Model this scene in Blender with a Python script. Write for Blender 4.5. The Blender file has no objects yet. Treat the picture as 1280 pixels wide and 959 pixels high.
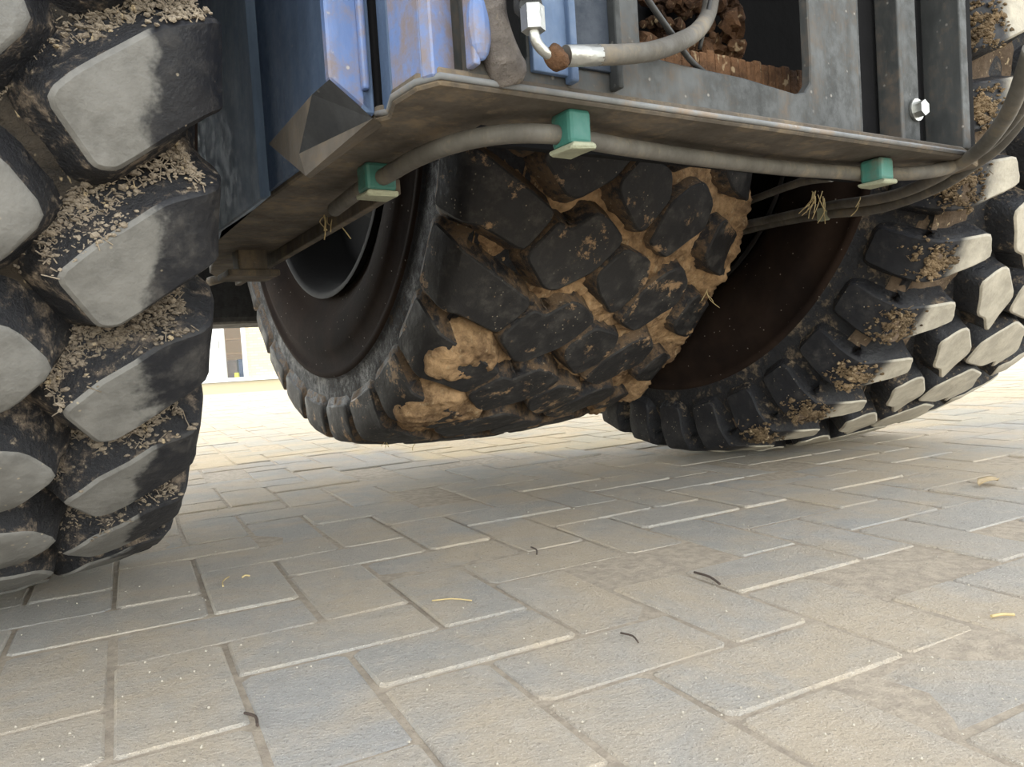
import bpy, bmesh, math, random
import numpy as np
from mathutils import Vector, Matrix, noise
from math import sin, cos, pi, radians, degrees

random.seed(7)
S = bpy.context.scene
COL = S.collection

# ------------------------------------------------------------------ camera
F_PX, CAM_H = 950.0, 0.30
ROLL = math.atan(0.065)
PITCH = math.atan(39.5 * cos(ROLL) / F_PX)
cF = np.array([0, cos(PITCH), -sin(PITCH)])
r0 = np.array([1.0, 0, 0]); u0 = np.cross(r0, cF)
cR = r0 * cos(ROLL) - u0 * sin(ROLL)
cU = u0 * cos(ROLL) + r0 * sin(ROLL)
cP = np.array([0, 0, CAM_H])
cam = bpy.data.cameras.new('camera')
camo = bpy.data.objects.new('camera', cam); COL.objects.link(camo)
cam.sensor_width = 36.0; cam.lens = F_PX / 1280 * 36.0
cam.clip_start = 0.02; cam.clip_end = 300
camo.matrix_world = Matrix(((cR[0], cU[0], -cF[0], 0), (cR[1], cU[1], -cF[1], 0), (cR[2], cU[2], -cF[2], CAM_H), (0, 0, 0, 1)))
S.camera = camo

# ------------------------------------------------------------------ light
W = bpy.data.worlds.new('world'); S.world = W; W.use_nodes = True
wn = W.node_tree.nodes; wl = W.node_tree.links; wn.clear()
sky = wn.new('ShaderNodeTexSky'); sky.sky_type = 'NISHITA'; sky.sun_disc = False
sky.sun_elevation = radians(50); sky.sun_rotation = radians(-20); sky.dust_density = 0.2; sky.air_density = 1.0; sky.ozone_density = 1.0
hs = wn.new('ShaderNodeHueSaturation'); hs.inputs['Saturation'].default_value = 0.30
bg = wn.new('ShaderNodeBackground'); bg.inputs[1].default_value = 0.90
wo = wn.new('ShaderNodeOutputWorld')
wl.new(sky.outputs[0], hs.inputs['Color']); tint = wn.new('ShaderNodeMix'); tint.data_type = 'RGBA'; tint.blend_type = 'MULTIPLY'; tint.inputs[0].default_value = 1.0; tint.inputs[7].default_value = (1.0, .965, .88, 1)   # warm haze
wl.new(hs.outputs[0], tint.inputs[6]); wl.new(tint.outputs[2], bg.inputs[0]); wl.new(bg.outputs[0], wo.inputs[0])
sun = bpy.data.lights.new('sun', 'SUN'); suno = bpy.data.objects.new('sun', sun); COL.objects.link(suno)
sun.energy = 1.25; sun.angle = radians(1.5); sun.color = (1.0, 0.76, 0.08)
SUN_EL, SUN_AZ = radians(50), radians(-20)     # azimuth from +Y, turned to the left
sd = Vector((sin(SUN_AZ) * cos(SUN_EL), cos(SUN_AZ) * cos(SUN_EL), sin(SUN_EL)))
suno.rotation_euler = sd.to_track_quat('Z', 'Y').to_euler(); suno.location = (-3, 8, 9)
vs = S.view_settings
vs.view_transform = 'Standard'; vs.look = 'None'; vs.gamma = 1.0; vs.exposure = 0.0; vs.use_curve_mapping = False

# ------------------------------------------------------------------ helpers
def ray(x, y):
    return (x - 640) / F_PX * cR - (y - 479.5) / F_PX * cU + cF
def horizon(x): return 440 - 0.065 * (x - 640)
A_V = radians(31.5)                                  # heading of the vehicle's cross axis
VU = np.array([cos(A_V), sin(A_V), 0]); VV = np.array([-sin(A_V), cos(A_V), 0])
Z0 = 0.51                                            # underside of the frame
def gz(x, y, z):
    d = ray(x, y); return cP + d * (z - CAM_H) / d[2]
ORG = gz(550, 105, Z0); ORG = np.array([ORG[0], ORG[1], 0.0])
def loc(P):
    P = np.asarray(P) - ORG
    return np.array([P @ VU, P @ VV, P[2]])
def pz(x, y, z): return loc(gz(x, y, z))
def pv(x, y, v):
    d = ray(x, y); t = (v - (cP - ORG) @ VV) / (d @ VV); return loc(cP + d * t)
def pu(x, y, u):
    d = ray(x, y); t = (u - (cP - ORG) @ VU) / (d @ VU); return loc(cP + d * t)
def pd(x, y, depth):
    d = ray(x, y); return loc(cP + d * depth)

def link(name, me, mats=None, parent=None, smooth=False):
    o = bpy.data.objects.new(name, me); COL.objects.link(o)
    if mats:
        for m in (mats if isinstance(mats, (list, tuple)) else [mats]): me.materials.append(m)
    if parent: o.parent = parent
    if smooth:
        for p in me.polygons: p.use_smooth = True
    return o
def frombm(name, bm, mats=None, parent=None, smooth=False):
    bmesh.ops.recalc_face_normals(bm, faces=bm.faces[:])
    me = bpy.data.meshes.new(name); bm.to_mesh(me); bm.free()
    return link(name, me, mats, parent, smooth)
def tag(o, label=None, cat=None, group=None, kind=None):
    if label: o['label'] = label
    if cat: o['category'] = cat
    if group: o['group'] = group
    if kind: o['kind'] = kind
    return o
def empty(name, l=(0, 0, 0), rz=0, parent=None):
    o = bpy.data.objects.new(name, None); COL.objects.link(o); o.location = l; o.rotation_euler = (0, 0, rz)
    o.empty_display_size = 0.1
    if parent: o.parent = parent
    return o
def add_box(bm, c, s, bev=0.0, rot=None, mi=0):
    t = bmesh.new(); bmesh.ops.create_cube(t, size=1.0)
    bmesh.ops.scale(t, vec=s, verts=t.verts)
    if bev > 0: bmesh.ops.bevel(t, geom=t.edges[:], offset=bev, segments=2, affect='EDGES', profile=0.5)
    if rot is not None: bmesh.ops.transform(t, matrix=rot, verts=t.verts)
    bmesh.ops.translate(t, vec=c, verts=t.verts)
    merge(bm, t, mi)
def merge(bm, t, mi=0):
    mp = [bm.verts.new(v.co) for v in t.verts]
    t.verts.index_update()
    for f in t.faces:
        try:
            nf = bm.faces.new([mp[v.index] for v in f.verts]); nf.material_index = mi
        except ValueError: pass
    t.free()
def add_prism(bm, pts, off, bev=0.0, mi=0, holes=()):
    """pts: 3D loop, extruded along vector off; optional holes (3D loops)"""
    t = bmesh.new(); off = Vector(off)
    loops = [pts] + list(holes); es = []
    for lp in loops:
        vsx = [t.verts.new(Vector(p)) for p in lp]
        es += [t.edges.new((vsx[i], vsx[(i + 1) % len(vsx)])) for i in range(len(vsx))]
    if len(loops) == 1: t.faces.new(t.verts[:])
    else: bmesh.ops.triangle_fill(t, use_beauty=True, edges=es)
    r = bmesh.ops.extrude_face_region(t, geom=t.faces[:])
    bmesh.ops.translate(t, vec=off, verts=[g for g in r['geom'] if isinstance(g, bmesh.types.BMVert)])
    bmesh.ops.recalc_face_normals(t, faces=t.faces[:])
    if bev > 0:
        eg = [e for e in t.edges if len(e.link_faces) == 2 and e.calc_face_angle(0) > 0.6]
        bmesh.ops.bevel(t, geom=eg, offset=bev, segments=1, affect='EDGES')
    merge(bm, t, mi)
def add_tube(bm, pts, rad, seg=10, smoothn=6, mi=0, caps=True):
    P = [Vector(p) for p in pts]
    if smoothn > 1 and len(P) > 2:
        Q = []
        for i in range(len(P) - 1):
            a = P[max(i - 1, 0)]; b = P[i]; c = P[i + 1]; d = P[min(i + 2, len(P) - 1)]
            for k in range(smoothn):
                t = k / smoothn
                Q.append(0.5 * ((2 * b) + (c - a) * t + (2 * a - 5 * b + 4 * c - d) * t * t + (3 * b - a - 3 * c + d) * t ** 3))
        Q.append(P[-1]); P = Q
    R = rad if callable(rad) else (lambda s: rad)
    prev = None; rings = []
    up = Vector((0, 0, 1))
    for i, p in enumerate(P):
        d = (P[min(i + 1, len(P) - 1)] - P[max(i - 1, 0)]).normalized()
        if abs(d.dot(up)) > 0.95: up = Vector((1, 0, 0))
        x = d.cross(up).normalized(); y = x.cross(d); up = y
        rr = R(i / (len(P) - 1))
        rings.append([bm.verts.new(p + x * rr * cos(2 * pi * k / seg) + y * rr * sin(2 * pi * k / seg)) for k in range(seg)])
    for a, b in zip(rings[:-1], rings[1:]):
        for k in range(seg):
            f = bm.faces.new((a[k], a[(k + 1) % seg], b[(k + 1) % seg], b[k])); f.material_index = mi; f.smooth = True
    if caps:
        for r_ in (rings[0], rings[-1]):
            f = bm.faces.new(r_); f.material_index = mi
def tube(name, pts, rad, mat, parent=None, seg=10, smoothn=6):
    bm = bmesh.new(); add_tube(bm, pts, rad, seg, smoothn); 
    return frombm(name, bm, mat, parent)
def fbm(x, y, z=0.0, o=4):
    return noise.fractal(Vector((x, y, z)), 1.0, 2.0, o)

# ------------------------------------------------------------------ materials
class NT:
    def __init__(s, name):
        s.m = bpy.data.materials.new(name); s.m.use_nodes = True
        s.n = s.m.node_tree.nodes; s.l = s.m.node_tree.links; s.n.clear()
        s.out = s.n.new('ShaderNodeOutputMaterial'); s.b = s.n.new('ShaderNodeBsdfPrincipled')
        s.l.new(s.b.outputs[0], s.out.inputs[0])
        tc = s.n.new('ShaderNodeTexCoord'); oi = s.n.new('ShaderNodeObjectInfo')
        s.obj = tc.outputs['Object']; s.rnd = oi.outputs['Random']
        sc = s.n.new('ShaderNodeVectorMath'); sc.operation = 'SCALE'; sc.inputs[0].default_value = (37.0, 53.0, 71.0)
        s.l.new(s.rnd, sc.inputs['Scale'])
        ad = s.n.new('ShaderNodeVectorMath'); ad.operation = 'ADD'
        s.l.new(s.obj, ad.inputs[0]); s.l.new(sc.outputs[0], ad.inputs[1]); s.co = ad.outputs[0]
        g = s.n.new('ShaderNodeNewGeometry'); s.pos = g.outputs['Position']
    def set(s, k, v):
        i = s.b.inputs[k]
        if hasattr(v, 'is_linked') or hasattr(v, 'links'): s.l.new(v, i)
        else: i.default_value = v
        return s
    def noise(s, scale, detail=5, rough=0.6, co=None, dist=0.0, stretch=None):
        t = s.n.new('ShaderNodeTexNoise'); t.inputs['Scale'].default_value = scale; t.inputs['Detail'].default_value = detail
        t.inputs['Roughness'].default_value = rough; t.inputs['Distortion'].default_value = dist
        c = co if co is not None else s.co
        if stretch:
            mp = s.n.new('ShaderNodeMapping'); mp.inputs['Scale'].default_value = stretch; s.l.new(c, mp.inputs[0]); c = mp.outputs[0]
        s.l.new(c, t.inputs['Vector']); return t.outputs['Fac']
    def voro(s, scale, feature='F1', co=None):
        t = s.n.new('ShaderNodeTexVoronoi'); t.inputs['Scale'].default_value = scale; t.feature = feature
        s.l.new(co if co is not None else s.co, t.inputs['Vector']); return t.outputs['Distance']
    def ramp(s, f, a, b, va=0.0, vb=1.0):
        t = s.n.new('ShaderNodeMapRange'); t.interpolation_type = 'SMOOTHSTEP'
        for i, v in enumerate((a, b, va, vb)): t.inputs[i + 1].default_value = v
        s.l.new(f, t.inputs[0]); return t.outputs[0]
    def math(s, op, a, b=None):
        t = s.n.new('ShaderNodeMath'); t.operation = op
        for i, v in enumerate((a, b)):
            if v is None: continue
            if isinstance(v, (int, float)): t.inputs[i].default_value = v
            else: s.l.new(v, t.inputs[i])
        return t.outputs[0]
    def mix(s, f, a, b):
        t = s.n.new('ShaderNodeMix'); t.data_type = 'RGBA'
        if isinstance(f, (int, float)): t.inputs[0].default_value = f
        else: s.l.new(f, t.inputs[0])
        for i, v in ((6, a), (7, b)):
            if isinstance(v, tuple): t.inputs[i].default_value = (*v, 1) if len(v) == 3 else v
            else: s.l.new(v, t.inputs[i])
        return t.outputs[2]
    def sep(s, c):
        t = s.n.new('ShaderNodeSeparateXYZ'); s.l.new(c, t.inputs[0]); return t.outputs
    def bump(s, h, strength=0.5, dist=0.01):
        t = s.n.new('ShaderNodeBump'); t.inputs['Strength'].default_value = strength; t.inputs['Distance'].default_value = dist
        s.l.new(h, t.inputs['Height']); s.l.new(t.outputs[0], s.b.inputs['Normal']); return s

def plain(name, col, rough=0.6, metal=0.0, var=0.25, scale=20, bump=0.2, spec=0.5):
    t = NT(name); n = t.noise(scale)
    c2 = tuple(min(1, c * (1 + var)) for c in col); c1 = tuple(c * (1 - var) for c in col)
    t.set('Base Color', t.mix(n, c1, c2)); t.set('Roughness', rough); t.set('Metallic', metal); t.set('Specular IOR Level', spec)
    if bump: t.bump(t.noise(scale * 4), bump, 0.004)
    return t.m

RUB = (0.013, 0.0135, 0.017); DUST = (0.215, 0.205, 0.185); MUD = (0.30, 0.195, 0.11); MUDD = (0.085, 0.055, 0.035)
def rubber_top(name, dust_mask=None, dust=DUST, base=RUB, dirt=0.25, rough=(0.5, 0.85), muddy=0.0):
    t = NT(name)
    big = t.noise(9, 4); fine = t.noise(70, 5); mid = t.noise(26, 5, 0.7)
    col = t.mix(t.ramp(mid, 0.45, 0.8, 0.0, dirt), base, (0.12, 0.11, 0.10))
    msk = None
    if dust_mask:
        x = t.sep(t.obj)[0]
        e = t.math('ADD', x, t.math('MULTIPLY', t.math('SUBTRACT', t.noise(16, 5, 0.65), 0.5), dust_mask[2]))
        msk = t.ramp(e, dust_mask[0], dust_mask[1])
        dcol = t.mix(t.ramp(mid, 0.3, 0.7), tuple(c * 0.78 for c in dust), tuple(c * 1.18 for c in dust))
        col = t.mix(msk, col, dcol)
    specks = t.ramp(t.voro(95), 0.16, 0.07, 0.0, 1.0)
    specks = t.math('MULTIPLY', specks, t.ramp(big, 0.5, 0.62))
    col = t.mix(specks, col, (0.33, 0.28, 0.21))
    if muddy:
        col = t.mix(t.ramp(t.noise(14, 6, 0.75), 0.62 - muddy * 0.2, 0.70 - muddy * 0.2), col, MUD)
    t.set('Base Color', col)
    t.set('Roughness', t.ramp(mid, 0.3, 0.7, rough[0], rough[1])); t.set('Specular IOR Level', 0.34)
    t.bump(t.math('ADD', fine, t.math('MULTIPLY', mid, 1.5)), 0.35, 0.004)
    return t.m
def rubber_side(name, mud=0.5, base=RUB, mudc=(0.24, 0.17, 0.11), rough=0.45, straw=0.5):
    t = NT(name)
    n1 = t.noise(14, 6, 0.7); n2 = t.noise(60, 6, 0.75); n3 = t.noise(120, 3, 0.6)
    f = t.math('ADD', t.math('MULTIPLY', n1, 0.5), t.math('MULTIPLY', n2, 0.5))
    col = t.mix(t.ramp(f, 0.60 - 0.22 * mud, 0.72 - 0.22 * mud), base, mudc)
    col = t.mix(t.math('MULTIPLY', t.ramp(n3, 0.62, 0.72, 0.0, straw), t.ramp(n1, 0.42, 0.6)), col, (0.48, 0.40, 0.29))
    t.set('Base Color', col); t.set('Roughness', t.ramp(f, 0.40, 0.62, rough, 0.9)); t.set('Specular IOR Level', 0.42)
    t.bump(t.math('ADD', n1, n2), 0.8, 0.008)
    return t.m
def mud_mat(name, a, b, straw=0.5, cut=None):
    t = NT(name)
    n1 = t.noise(9, 6, 0.7); n2 = t.noise(55, 6, 0.75); n3 = t.noise(130, 2, 0.5, stretch=(1, .25, .6))
    col = t.mix(t.ramp(t.math('ADD', t.math('MULTIPLY', n1, .7), t.math('MULTIPLY', n2, .3)), 0.35, 0.65), a, b)
    col = t.mix(t.ramp(n3, 0.62, 0.70, 0.0, straw), col, (0.52, 0.41, 0.26))
    col = t.mix(t.ramp(n2, 0.6, 0.7, 0.0, .6), col, tuple(c * .35 for c in a))
    t.set('Base Color', col); t.set('Roughness', 0.92); t.set('Specular IOR Level', 0.2)
    t.bump(t.math('ADD', n2, n1), 0.9, 0.008)
    return t.m
def paint_mat(name, base, dirt=(0.13, 0.10, 0.075), dirtamt=0.4, chip=0.3, rough=0.4, lowz=None):
    t = NT(name)
    st = t.noise(10, 6, 0.7, stretch=(1.0, 1.0, 0.25)); f = t.noise(45, 6, 0.75); sp = t.voro(60)
    col = t.mix(t.ramp(st, 0.35, 0.7), base, tuple(min(1, c * 1.6 + 0.02) for c in base))
    col = t.mix(t.ramp(t.math('ADD', t.math('MULTIPLY', st, .55), t.math('MULTIPLY', f, .45)), 0.62 - .25 * dirtamt, 0.78 - .25 * dirtamt, 0, .9), col, dirt)
    col = t.mix(t.math('MULTIPLY', t.ramp(sp, 0.13, 0.05, 0, chip), t.ramp(f, .45, .6)), col, (0.45, 0.42, 0.38))
    t.set('Base Color', col); t.set('Roughness', t.ramp(f, 0.35, 0.7, rough, rough + 0.35)); t.set('Specular IOR Level', 0.5)
    t.bump(f, 0.2, 0.002)
    return t.m

M_topL = rubber_top('left_tread_face', dust_mask=(0.664, 0.646, 0.10), dust=(0.165, 0.16, 0.15), dirt=.5, rough=(.4, .75))
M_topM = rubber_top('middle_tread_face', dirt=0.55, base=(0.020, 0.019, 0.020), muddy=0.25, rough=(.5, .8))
M_topR = rubber_top('right_tread_face', dust_mask=(0.045, 0.085, 0.05), dust=(0.40, 0.365, 0.30), dirt=.4)
M_sideL = rubber_side('left_lug_flank', 0.45, mudc=(0.19, 0.15, 0.115))
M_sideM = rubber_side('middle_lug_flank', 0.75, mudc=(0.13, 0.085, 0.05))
M_sideR = rubber_side('right_lug_flank', 0.35, mudc=(0.20, 0.15, 0.10), straw=.3)
M_carL = rubber_side('left_carcass_rubber', 0.6, mudc=(0.12, 0.095, 0.075))
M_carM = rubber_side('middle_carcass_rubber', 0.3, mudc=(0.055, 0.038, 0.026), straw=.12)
M_carR = rubber_side('right_carcass_rubber', 0.45, mudc=(0.17, 0.13, 0.09), straw=.2)
def wall_rubber():
    t = NT('sidewall_rubber')
    n = t.noise(6, 5, .6); f = t.noise(80, 5, .7); sp = t.voro(55)
    col = t.mix(t.ramp(n, .3, .7), (0.012, 0.008, 0.007), (0.030, 0.019, 0.014))
    col = t.mix(t.ramp(sp, .10, .05, 0, .8), col, (0.30, 0.26, 0.22))
    t.set('Base Color', col); t.set('Roughness', .9); t.set('Specular IOR Level', .1); t.bump(f, .3, .003); return t.m
M_wall = wall_rubber()
M_rim = plain('rim_steel', (0.010, 0.009, 0.009), .8, .0, .4, 8)
M_mud = mud_mat('ochre_mud', (0.10, 0.060, 0.035), (0.56, 0.365, 0.20), .35)
M_muddark = mud_mat('grey_straw_mud', (0.085, 0.06, 0.042), (0.21, 0.155, 0.11), .8)
M_film = mud_mat('dark_mud_film', (0.020, 0.020, 0.021), (0.070, 0.057, 0.044), .7)
M_ridge = mud_mat('tan_straw_mud', (0.14, 0.115, 0.09), (0.37, 0.31, 0.24), .7)
M_blue = paint_mat('dark_blue_paint', (0.062, 0.098, 0.17), dirtamt=.15, chip=.5, rough=.5)
M_blue2 = paint_mat('light_blue_paint', (0.095, 0.155, 0.33), (0.22, 0.175, 0.16), .75, .8, .35)
M_blue3 = paint_mat('faded_blue_paint', (0.12, 0.165, 0.235), dirtamt=.1, chip=.3, rough=.5)
M_grey = paint_mat('grey_frame_paint', (0.026, 0.028, 0.028), (0.11, 0.085, 0.065), .5, .4, .5)
M_dark = paint_mat('black_frame_paint', (0.012, 0.013, 0.015), (0.04, 0.035, 0.03), .2, .2, .6)
M_black = plain('recess_shade_black', (.012, .012, .013), .9, 0, .3, 20, .2, .1)  # black base colour holds the shade of the frame's recesses
M_navy = paint_mat('navy_paint', (0.022, 0.03, 0.045), dirtamt=.2, chip=.3, rough=.6)
M_under = paint_mat('dirty_underside', (0.065, 0.053, 0.041), (0.21, 0.16, 0.105), .55, .2, .75)
M_moss = mud_mat('brown_crumb_mud', (0.07, 0.05, 0.032), (0.24, 0.17, 0.10), .5)
M_umber = paint_mat('umber_dirt_steel', (0.06, 0.05, 0.04), (0.12, 0.09, 0.06), .6, .2, .8)
M_edge = paint_mat('worn_edge_paint', (0.15, 0.155, 0.16), (0.26, 0.20, 0.15), .6, .5, .6)
M_rust = mud_mat('rust_and_debris', (0.035, 0.020, 0.013), (0.20, 0.105, 0.055), .5)
M_hose = paint_mat('grey_hose_rubber', (0.075, 0.068, 0.058), (0.20, 0.165, 0.12), .55, .1, .6)
M_cable = plain('black_cable', (0.02, 0.02, 0.02), .5)
M_green = paint_mat('green_plastic', (0.024, 0.120, 0.098), (0.12, 0.12, 0.09), .5, .1, .45)
M_palec = plain('pale_clamp_foot', (0.30, 0.31, 0.22), .7, 0, .35, 60, .5)
M_zinc = plain('zinc_steel', (0.42, 0.42, 0.40), .38, .9, .2, 40, .3)
M_straw = plain('dry_straw', (0.55, 0.43, 0.22), .8, 0, .3, 90, 0)
M_twig = plain('dark_twig', (0.07, 0.05, 0.04), .8, 0, .3, 90, 0)
M_leaf = plain('dry_leaf', (0.52, 0.40, 0.24), .8, 0, .35, 60, .3)
M_grit = plain('pale_grit', (0.46, 0.42, 0.35), .8, 0, .2, 90, 0)

def paver_mat():
    t = NT('concrete_paver')
    n = t.noise(26, 6, .75, co=t.pos); g = t.noise(230, 4, .75, co=t.pos); big = t.noise(1.5, 3, .6, co=t.pos); v = t.voro(300, co=t.pos)
    mid = t.noise(6, 6, .7, co=t.pos, dist=.6)
    c = t.mix(t.rnd, (0.41, 0.39, 0.355), (0.46, 0.42, 0.365))
    c = t.mix(t.ramp(t.math('FRACT', t.math('MULTIPLY', t.rnd, 7.31)), .6, 1.0, 0, .30), c, (0.37, 0.39, 0.41))
    dust = t.ramp(t.math('ADD', t.math('MULTIPLY', big, .6), t.math('MULTIPLY', mid, .4)), .42, .58, 0, .75)
    c = t.mix(dust, c, (0.55, 0.45, 0.325))
    c = t.mix(t.ramp(n, .48, .72, 0, .45), c, (0.60, 0.53, 0.44))
    c = t.mix(t.ramp(n, .44, .30, 0, .35), c, (0.27, 0.245, 0.22))
    c = t.mix(t.ramp(g, .56, .70, 0, .6), c, (0.20, 0.18, 0.16))
    c = t.mix(t.ramp(v, .20, .10, 0, .6), c, (0.78, 0.73, 0.65))
    t.set('Base Color', c); t.set('Roughness', .9); t.set('Specular IOR Level', .2)
    t.bump(t.math('ADD', t.math('MULTIPLY', n, 1.4), g), .75, .005)
    return t.m
def sand_mat():
    t = NT('joint_sand')
    n = t.noise(60, 6, .7, co=t.pos); g = t.noise(300, 4, .7, co=t.pos)
    c = t.mix(t.ramp(n, .35, .65), (0.38, 0.32, 0.25), (0.52, 0.44, 0.34))
    t.set('Base Color', c); t.set('Roughness', .95); t.bump(g, .7, .004); return t.m
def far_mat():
    t = NT('far_paving_sunlit')
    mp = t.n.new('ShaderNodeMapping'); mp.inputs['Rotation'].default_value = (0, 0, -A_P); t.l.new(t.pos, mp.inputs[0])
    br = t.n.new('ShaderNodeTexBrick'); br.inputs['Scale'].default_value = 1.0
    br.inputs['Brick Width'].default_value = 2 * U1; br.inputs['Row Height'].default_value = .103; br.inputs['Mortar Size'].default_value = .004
    br.inputs['Color1'].default_value = (.31, .26, .15, 1); br.inputs['Color2'].default_value = (.34, .285, .17, 1); br.inputs['Mortar'].default_value = (.30, .26, .2, 1)  # yellow of the sunlit ground is put into these brick colours
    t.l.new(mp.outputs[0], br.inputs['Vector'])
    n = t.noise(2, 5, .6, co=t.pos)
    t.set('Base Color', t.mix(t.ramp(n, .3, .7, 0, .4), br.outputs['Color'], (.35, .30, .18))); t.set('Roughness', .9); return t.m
A_P = radians(27.0)

# ------------------------------------------------------------------ paved ground
U1 = 0.1097
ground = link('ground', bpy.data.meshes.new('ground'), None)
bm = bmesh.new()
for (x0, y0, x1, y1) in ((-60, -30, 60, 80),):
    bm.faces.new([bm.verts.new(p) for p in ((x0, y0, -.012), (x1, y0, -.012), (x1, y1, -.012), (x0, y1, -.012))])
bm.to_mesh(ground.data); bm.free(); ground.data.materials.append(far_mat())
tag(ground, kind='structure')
def sand_sheet():
    bm = bmesh.new(); n = 150
    g = [[None] * (n + 1) for _ in range(n + 1)]
    for i in range(n + 1):
        for j in range(n + 1):
            x = -5 + 12 * i / n; y = -1.5 + 11.5 * j / n
            g[i][j] = bm.verts.new((x, y, -.0022 + .0011 * fbm(x * 5, y * 5)))
    for i in range(n):
        for j in range(n): bm.faces.new((g[i][j], g[i + 1][j], g[i + 1][j + 1], g[i][j + 1]))
    o = frombm('joint_sand', bm, sand_mat(), ground, True); tag(o, kind='stuff')
sand_sheet()
def brick_bm(bm, M, L=2 * U1, Wd=U1, g=.0026, seedo=0):
    a, b = L / 2 - g, Wd / 2 - g; c = .003
    rows = [(-.02, 0), (-.0022, 0.0002), (0.0, c)]
    rings = []
    rr = random.Random(seedo)
    ch = [rr.uniform(.4, 2.2) for _ in range(4)]
    for z, ins in rows:
        ring = []
        for qi, (sx, sy) in enumerate(((-1, -1), (1, -1), (1, 1), (-1, 1))):
            k = .004 * ch[qi]
            X, Y = (a - ins), (b - ins)
            if sx * sy > 0: pts = ((sx * X, sy * (Y - k)), (sx * (X - k), sy * Y))
            else: pts = ((sx * (X - k), sy * Y), (sx * X, sy * (Y - k)))
            for (px, py) in pts: ring.append(bm.verts.new(M @ Vector((px, py, z))))
        rings.append(ring)
    for r1, r2 in zip(rings[:-1], rings[1:]):
        for k in range(8): bm.faces.new((r1[k], r1[(k + 1) % 8], r2[(k + 1) % 8], r2[k]))
    bm.faces.new(rings[-1])
M_pav = paver_mat()
def proj(P):
    P = np.asarray(P) - cP; z = P @ cF
    if z < .05: return None
    return 640 + F_PX * (P @ cR) / z, 479.5 - F_PX * (P @ cU) / z, z
def pavers():
    protos = []
    for k in range(6):
        b = bmesh.new(); brick_bm(b, Matrix.Identity(4), seedo=k)
        bmesh.ops.recalc_face_normals(b, faces=b.faces[:])
        me = bpy.data.meshes.new('brick'); b.to_mesh(me); b.free(); me.materials.append(M_pav); protos.append(me)
    P0 = np.array([.1556, .5871, 0])            # a corner seen in the photograph
    e1 = np.array([cos(A_P), sin(A_P)]); e2 = np.array([-sin(A_P), cos(A_P)])
    cells = []
    R_ = range(-90, 91)
    for j in R_:
        for i in R_:
            rel = (i - j) % 4
            if rel == 0: cells.append((i + 1.0, j + .5, 0))
            elif rel == 3: cells.append((i + .5, j + 1.0, 1))
    lst = []
    for (ci, cj, o) in cells:
        p = P0[:2] + (e1 * (2 - ci) + e2 * cj) * U1
        if not (-4.6 < p[0] < 6.6 and -1.2 < p[1] < 9.6): continue
        q = proj((p[0], p[1], 0)); size = 0
        if q and -25 < q[0] < 1305 and q[1] < 1010: size = 1 / q[2] ** 2
        lst.append((size, p[0], p[1], o))
    lst.sort(key=lambda s: -s[0])
    rest = bmesh.new()
    for n_, (size, x, y, o) in enumerate(lst):
        if size == 0 and (y > 9 or abs(x - y * .2) > 1.0 + .9 * max(y, .3)): continue
        rz = A_P + (pi / 2 if o else 0) + random.gauss(0, .006)
        dz = random.gauss(0, .0011)
        M = Matrix.Translation((x, y, dz - .0005)) @ Matrix.Rotation(rz, 4, 'Z') @ Matrix.Rotation(random.gauss(0, .007), 4, 'X') @ Matrix.Rotation(random.gauss(0, .004), 4, 'Y')
        if n_ < 295:
            ob = bpy.data.objects.new('brick', protos[n_ % 6]); COL.objects.link(ob); ob.parent = ground; ob.matrix_world = M
            ob.matrix_local = M
        else: brick_bm(rest, M, seedo=n_ % 6)
    o = frombm('brick', rest, M_pav, ground); tag(o, kind='stuff')
    # per-brick tone on the joined rest comes from a random face attribute free material: use island noise only
pavers()

# ------------------------------------------------------------------ the vehicle
veh = empty('wheel_loader', tuple(ORG), A_V)
tag(veh, 'blue and grey wheel loader underside on three huge lugged tyres, hoses clipped under its frame', 'vehicle')

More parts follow.
